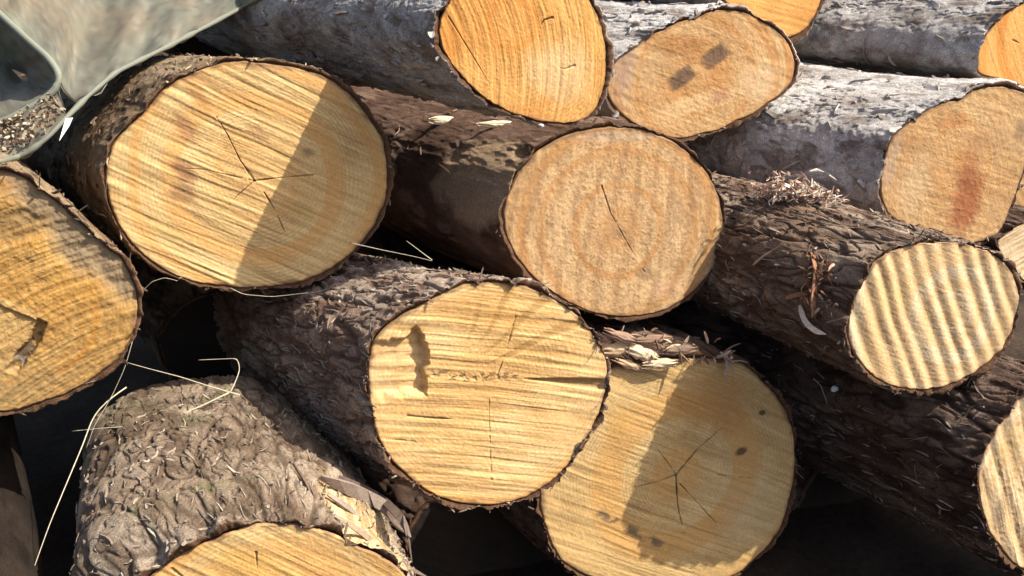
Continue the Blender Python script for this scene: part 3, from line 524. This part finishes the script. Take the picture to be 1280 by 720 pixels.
LIP = np.array([[at(*p) for p in rc*(1-t)+rd_*t] for t in np.linspace(0, 1, 24)])
sheet('lower_lip', LIP, tarp, (.17, .155, .115))
lit = []
for _ in range(260):
    i, j = RS.randint(3, 21), RS.randint(2, 38); p = LIP[i, j]+np.array([RS.normal()*.004, RS.normal()*.004-.004, .006+abs(RS.normal())*.003]); d = RS.normal(size=3)*np.array([1, 1, .4]); d /= np.linalg.norm(d); l = RS.uniform(.003, .012)
    lit.append(([p-d*l/2, p, p+d*l/2], RS.uniform(.003, .008), .0012, [(.30, .23, .15), (.16, .10, .06), (.10, .06, .04), (.42, .34, .24)][RS.randint(4)]))
o = build_strips('bark_litter', lit, M_FIBRE); tag(o, 'bark crumbs and litter lying on the lower lip of the tarpaulin', 'litter'); o['kind'] = 'stuff'
pc = [at(82, 148, 1.500), at(91, 147, 1.505), at(86, 158, 1.502), at(74, 176, 1.494)]
bk = [p+FWD*.0012 for p in pc]
tag(mesh_obj('paper_scrap', np.array(pc+bk)-pc[0], [(0, 1, 2, 3), (7, 6, 5, 4), (0, 4, 5, 1), (1, 5, 6, 2), (2, 6, 7, 3), (3, 7, 4, 0)], M_WHITE, smooth=False), 'small white pointed scrap hanging under the tarpaulin hem', 'scrap').location = pc[0]
# blue plastic far back between the top logs
br = np.array([[at(1000+150*u_, -40+50*v_, 3.0-.15*v_+.06*math.sin(9*u_+4*v_)) for u_ in np.linspace(0, 1, 30)] for v_ in np.linspace(0, 1, 14)])
bl = thing('blue_sheet', 'scrap of dark blue plastic sheet behind the logs at the top edge', 'plastic sheet', br[-1, 15])
b2 = sheet('sheet_fabric', br, bl); b2.data.materials.clear(); b2.data.materials.append(M_BLUE)

# ------------------------------------------------------------------ torn bark and peelings (parts of their logs)
def chunk(name, c, size, dirs, tint, parent=None, seed=0, m=None, nn=22):
    """an angular torn splinter block: a tapered, broken slab"""
    a = np.array(dirs[0], float); a /= np.linalg.norm(a); b = np.array(dirs[1], float); b -= a*(a@b); b /= np.linalg.norm(b); cc = np.cross(a, b); rs = np.random.RandomState(seed)
    U_, V_ = np.meshgrid(np.linspace(-1, 1, nn), np.linspace(-1, 1, 14)); e0 = np.clip(1-np.abs(U_)**5, 0, 1)
    wv = V_*(.75+.5*vn(U_*3+seed, 0*U_, 0*U_+2))*(1-.5*np.abs(U_)**2); ln = U_*(1+.35*(vn(V_*4+seed, 0*U_, 0*U_+7)-.5)*2)
    z = .5*(1-np.abs(V_)**3)*e0*(.5+.9*fbm(U_*2.5+seed, V_*4, 0*U_, 3)); up_ = c+(ln[..., None]*a*size[0]+wv[..., None]*b*size[1]+z[..., None]*cc*size[2]); dn = c+(ln[..., None]*a*size[0]*.98+wv[..., None]*b*size[1]*.98-.15*cc*size[2]*np.ones_like(z)[..., None])
    n = U_.size; f = gridfaces(14, nn, False); G2 = np.concatenate([up_.reshape(-1, 3), dn.reshape(-1, 3)]); rim = []
    edge = [(0, j) for j in range(nn)]+[(i, nn-1) for i in range(1, 14)]+[(13, j) for j in range(nn-2, -1, -1)]+[(i, 0) for i in range(12, 0, -1)]
    for k in range(len(edge)):
        p = edge[k][0]*nn+edge[k][1]; q = edge[(k+1) % len(edge)]; q = q[0]*nn+q[1]; rim.append((p, q, q+n, p+n))
    col = np.array(tint)*(.65+.7*fbm(U_*3+seed, V_*14, 0*U_+4, 3))[..., None]; col = col.reshape(-1, 3)
    off = np.array(parent.location) if parent else np.array(c)
    o = mesh_obj(name, G2-off, np.concatenate([f, f[:, ::-1]+n, np.array(rim)]), m or M_WOOD, parent, np.concatenate([col, col]))
    if parent is None: o.location = c
    return o
LF = LOGS['F']; right = LF.u; axF = LF.ax
for i, (px, py, sz, ti) in enumerate([(770, 436, (.030, .012, .012), (.52, .36, .22)), (800, 440, (.034, .013, .013), (.66, .50, .33)), (822, 452, (.030, .010, .010), (.62, .46, .30)), (785, 455, (.03, .009, .009), (.50, .33, .2)), (845, 436, (.034, .011, .012), (.20, .13, .09)), (772, 418, (.03, .010, .012), (.30, .19, .13)), (812, 424, (.034, .010, .012), (.24, .15, .10))]):
    chunk('torn_bark', onface(LF, px, py, .006+.004*(i % 3)), sz, (right+.35*LF.v*((-1)**i)*.6-.25*LF.v, LF.v), ti, LF.root, i+3)
fr = []
for i in range(46):
    px = RS.uniform(752, 915); py = 425+abs(px-800)*.20+RS.normal()*8; p = onface(LF, px, py, .004); d = right*RS.normal()+LF.v*RS.normal()*.6+LF.n*abs(RS.normal())*.6; d /= np.linalg.norm(d); l = RS.uniform(.01, .045)
    fr.append((smooth_path([p, p+d*l*.5+LF.v*.004, p+d*l], 7), RS.uniform(.002, .006), .0012, [(.58, .42, .27), (.22, .13, .09), (.38, .25, .16), (.12, .075, .05)][RS.randint(4)]))
o = build_strips('torn_fibres', fr, M_FIBRE, LF.root, LF.C); o['kind'] = 'stuff'
sp = []
for (x0, y0, x1, y1, lf0, lf1) in [(905, 440, 896, 470, .01, .03), (898, 438, 910, 462, .01, .025), (892, 445, 905, 432, .01, .03)]:
    p, q = onface(LF, x0, y0, lf0), onface(LF, x1, y1, lf1); sp.append((smooth_path([p, (p+q)/2+LF.n*.006, q], 8), .006, .002, (.34, .25, .18)))
build_strips('splinter', sp, M_FIBRE, LF.root, LF.C)
# strips of bark lifting at the right shoulder of the nearest log
LH = LOGS['H']; it = []
for pl, wd, ti in [([(395, 600), (440, 622), (480, 645), (512, 668)], .020, (.20, .155, .125)), ([(405, 622), (445, 650), (485, 690), (520, 730)], .014, (.24, .185, .145)), ([(420, 600), (470, 628), (508, 652), (514, 700)], .012, (.15, .11, .085)), ([(420, 650), (460, 680), (500, 722)], .008, (.30, .22, .15)), ([(365, 585), (400, 640), (440, 690), (470, 720)], .007, (.13, .085, .06))]:
    P_ = []
    for k, q in enumerate(pl):
        h_, n_ = hit(LH, *q, .008+.004*k)
        if h_ is None: h_ = onface(LH, *q, .008)
        P_.append(h_)
    it.append((smooth_path(P_, 12), wd, .005, ti))
build_strips('lifted_bark', it, M_FIBRE, LH.root, LH.C)
# peeling strip and frayed tuft on the corrugated log
LG = LOGS['G']; it = []
for i in range(60):
    px, py = RS.normal()*12+1022, RS.uniform(318, 392); h_, n_ = hit(LG, px, py, .003)
    if h_ is None: continue
    d = np.array([RS.normal()*.5, RS.normal()*.4, RS.normal()])+n_*.5; d /= np.linalg.norm(d); l = RS.uniform(.008, .03)
    it.append((smooth_path([h_, h_+d*l*.5+n_*.006, h_+d*l], 7), RS.uniform(.002, .006), .0012, [(.30, .15, .08), (.22, .10, .055), (.38, .24, .15), (.14, .07, .045)][RS.randint(4)]))
for pl, wd, ti in [([(1002, 382), (1010, 398), (1022, 410), (1040, 417)], .010, (.62, .52, .42)), ([(1018, 318), (1024, 345), (1018, 372), (1020, 398)], .016, (.28, .14, .08)), ([(985, 372), (1000, 366), (1015, 362)], .008, (.30, .15, .09)), ([(945, 330), (960, 318), (985, 308)], .010, (.36, .26, .19)), ([(975, 440), (988, 436), (1004, 446)], .012, (.34, .20, .10))]:
    P_ = [hit(LG, *q, .007+.003*k)[0] for k, q in enumerate(pl)]
    if all(x is not None for x in P_): build_strips('peeled_bark', [(smooth_path(P_, 12), wd, .002, ti)], M_FIBRE, LG.root, LG.C)
o = build_strips('peeled_fibres', it, M_FIBRE, LG.root, LG.C); o['kind'] = 'stuff'
it = []; h0, n0 = hit(LG, 1005, 252, .0)
if h0 is None: h0, n0 = hit(LG, 1005, 268, 0)
for i in range(520):
    b = h0+RGT*(RS.normal()*.030-.004)+n0*(.004+abs(RS.normal())*.040*math.exp(-((i%7)-3)**2/9))+LG.ax*RS.normal()*.02; d = np.array([RS.normal()+.3, RS.normal()*.6, RS.normal()*.5]); d /= np.linalg.norm(d); l = RS.uniform(.008, .040)
    it.append((np.array([b-d*l*.5, b+RS.normal(size=3)*.003, b+d*l*.2+RS.normal(size=3)*.003, b+d*l*.5]), RS.uniform(.0016, .007), .001, [(.60, .48, .37), (.70, .62, .52), (.36, .22, .16), (.20, .11, .09), (.45, .30, .22)][RS.randint(5)]))
big_ = []
for pl, wd, ti in [([(986, 240), (998, 241), (1010, 246)], .014, (.72, .66, .60)), ([(1012, 214), (1022, 212), (1030, 215)], .010, (.55, .46, .38)), ([(1036, 219), (1046, 225)], .010, (.72, .66, .58))]:
    big_.append((np.array([at(*q, dep(h0)-.012+.003*k) for k, q in enumerate(pl)]), wd, .003, ti))
o = build_strips('bark_tuft', it, M_FIBRE, None, h0); o.location = h0; tag(o, 'frayed tuft of pale bark fibre lying on the corrugated log', 'bark tuft')
for b_ in big_: build_strips('pale_flake', [b_], M_FIBRE, o, h0)

# ------------------------------------------------------------------ chips and dry grass strands
for px, py, sz, lab in [(556, 152, (.026, .010, .010), 'pale wood chip in the gap under the orange log, left of two'), (624, 157, (.034, .007, .008), 'long pale wood chip in the gap under the orange log, right of two')]:
    h_, n_ = hit(LOGS['C'], px, py, .004)
    if h_ is None: h_, n_ = at(px, py, 1.75), UPV
    tag(chunk('wood_chip', h_, sz, (RGT, UPV+.2*FWD), (.70, .58, .40), None, int(px), M_WOOD), lab, 'wood chip', 'wood chips')
h_, n_ = hit(LOGS['I'], 1045, 487, .004)
if h_ is not None: tag(chunk('wood_chip', h_, (.007, .006, .006), (RGT, UPV), (.8, .8, .78), None, 3, M_WOOD), 'tiny white chip on the dark bark below the corrugated log', 'wood chip', 'wood chips')
def strand(name, pts, r, label, col=(.55, .48, .37), L=None, lift=.006, d=None):
    P_ = []
    for k, q in enumerate(pts):
        h_ = None
        if L is not None: h_, n_ = hit(LOGS[L], q[0], q[1], lift)
        P_.append(h_ if h_ is not None else at(q[0], q[1], (q[2] if len(q) > 2 else d)))
    P_ = smooth_path(P_, 26); rr = r*np.linspace(1, .45, 26); o = tube(name, P_, rr, M_STRAW, None, None, 6)
    me = o.data; c = Vector(P_[0]); me.transform(__import__('mathutils').Matrix.Translation(-c)); o.location = c
    tag(o, label, 'grass strand', 'dry grass strands')
dH = dep(hit(LH, 285, 500)[0]) if hit(LH, 285, 500)[0] is not None else 1.5
strand('grass_strand', [(300, 494, dH-.01), (262, 483, dH-.015), (225, 471, dH-.01), (190, 462, dH-.005), (158, 453, dH)], .0013, 'straight pale grass strand lying over the far end of the wrinkled bark')
strand('grass_strand', [(286, 491, dH-.012), (255, 506, dH-.03), (222, 520, dH-.05), (180, 532, dH-.05), (130, 535, dH-.04), (90, 539, dH-.03)], .0015, 'thick pale grass strand curving across the top of the wrinkled bark')
strand('grass_strand', [(287, 492, dH-.01), (294, 478, dH), (300, 462, dH+.01), (297, 448, dH+.01), (272, 449, dH+.02), (248, 450, dH+.02)], .0011, 'hooked pale grass strand bent over at its tip above the wrinkled bark')
strand('grass_strand', [(158, 484, dH-.03), (135, 500, dH-.05), (116, 520, dH-.06), (106, 550, dH-.08), (85, 600, dH-.12), (62, 655, dH-.16), (38, 722, dH-.2)], .0013, 'long pale grass strand hanging down the left side of the wrinkled bark')
strand('grass_strand', [(166, 425, dH-.05), (156, 460, dH-.05), (140, 495, dH-.05), (118, 532, dH-.07), (108, 560, dH-.08)], .0006, 'hair-thin grass strand hanging from the black knot log edge')
dE = dep(hit(LOGS['E'], 500, 345)[0]) if hit(LOGS['E'], 500, 345)[0] is not None else 1.7
strand('grass_strand', [(440, 304, dE+.0), (480, 313, dE-.01), (515, 320, dE-.02), (540, 326, dE-.02)], .0008, 'thin grass strand above the furrowed bark of the notched log')
strand('grass_strand', [(540, 325, dE-.02), (528, 316, dE-.02), (508, 301, dE-.02)], .0008, 'short grass strand crossing the thin one above the notched log')
dA = 1.58
strand('grass_strand', [(176, 366, dA), (190, 352, dA-.01), (206, 347, dA-.01), (222, 351, dA)], .0007, 'small curled grass strand below the lower left rim of the largest log')
strand('grass_strand', [(288, 360, dA-.02), (304, 368, dA-.02), (340, 371, dA-.01), (385, 366, dA)], .0006, 'fine grass strand hugging the bottom rim of the largest log')
strand('grass_strand', [(1018, 474), (1028, 484), (1036, 504)], .0012, 'short pale grass strand on the dark bark below the corrugated log', L='I', lift=.006, d=2.0)
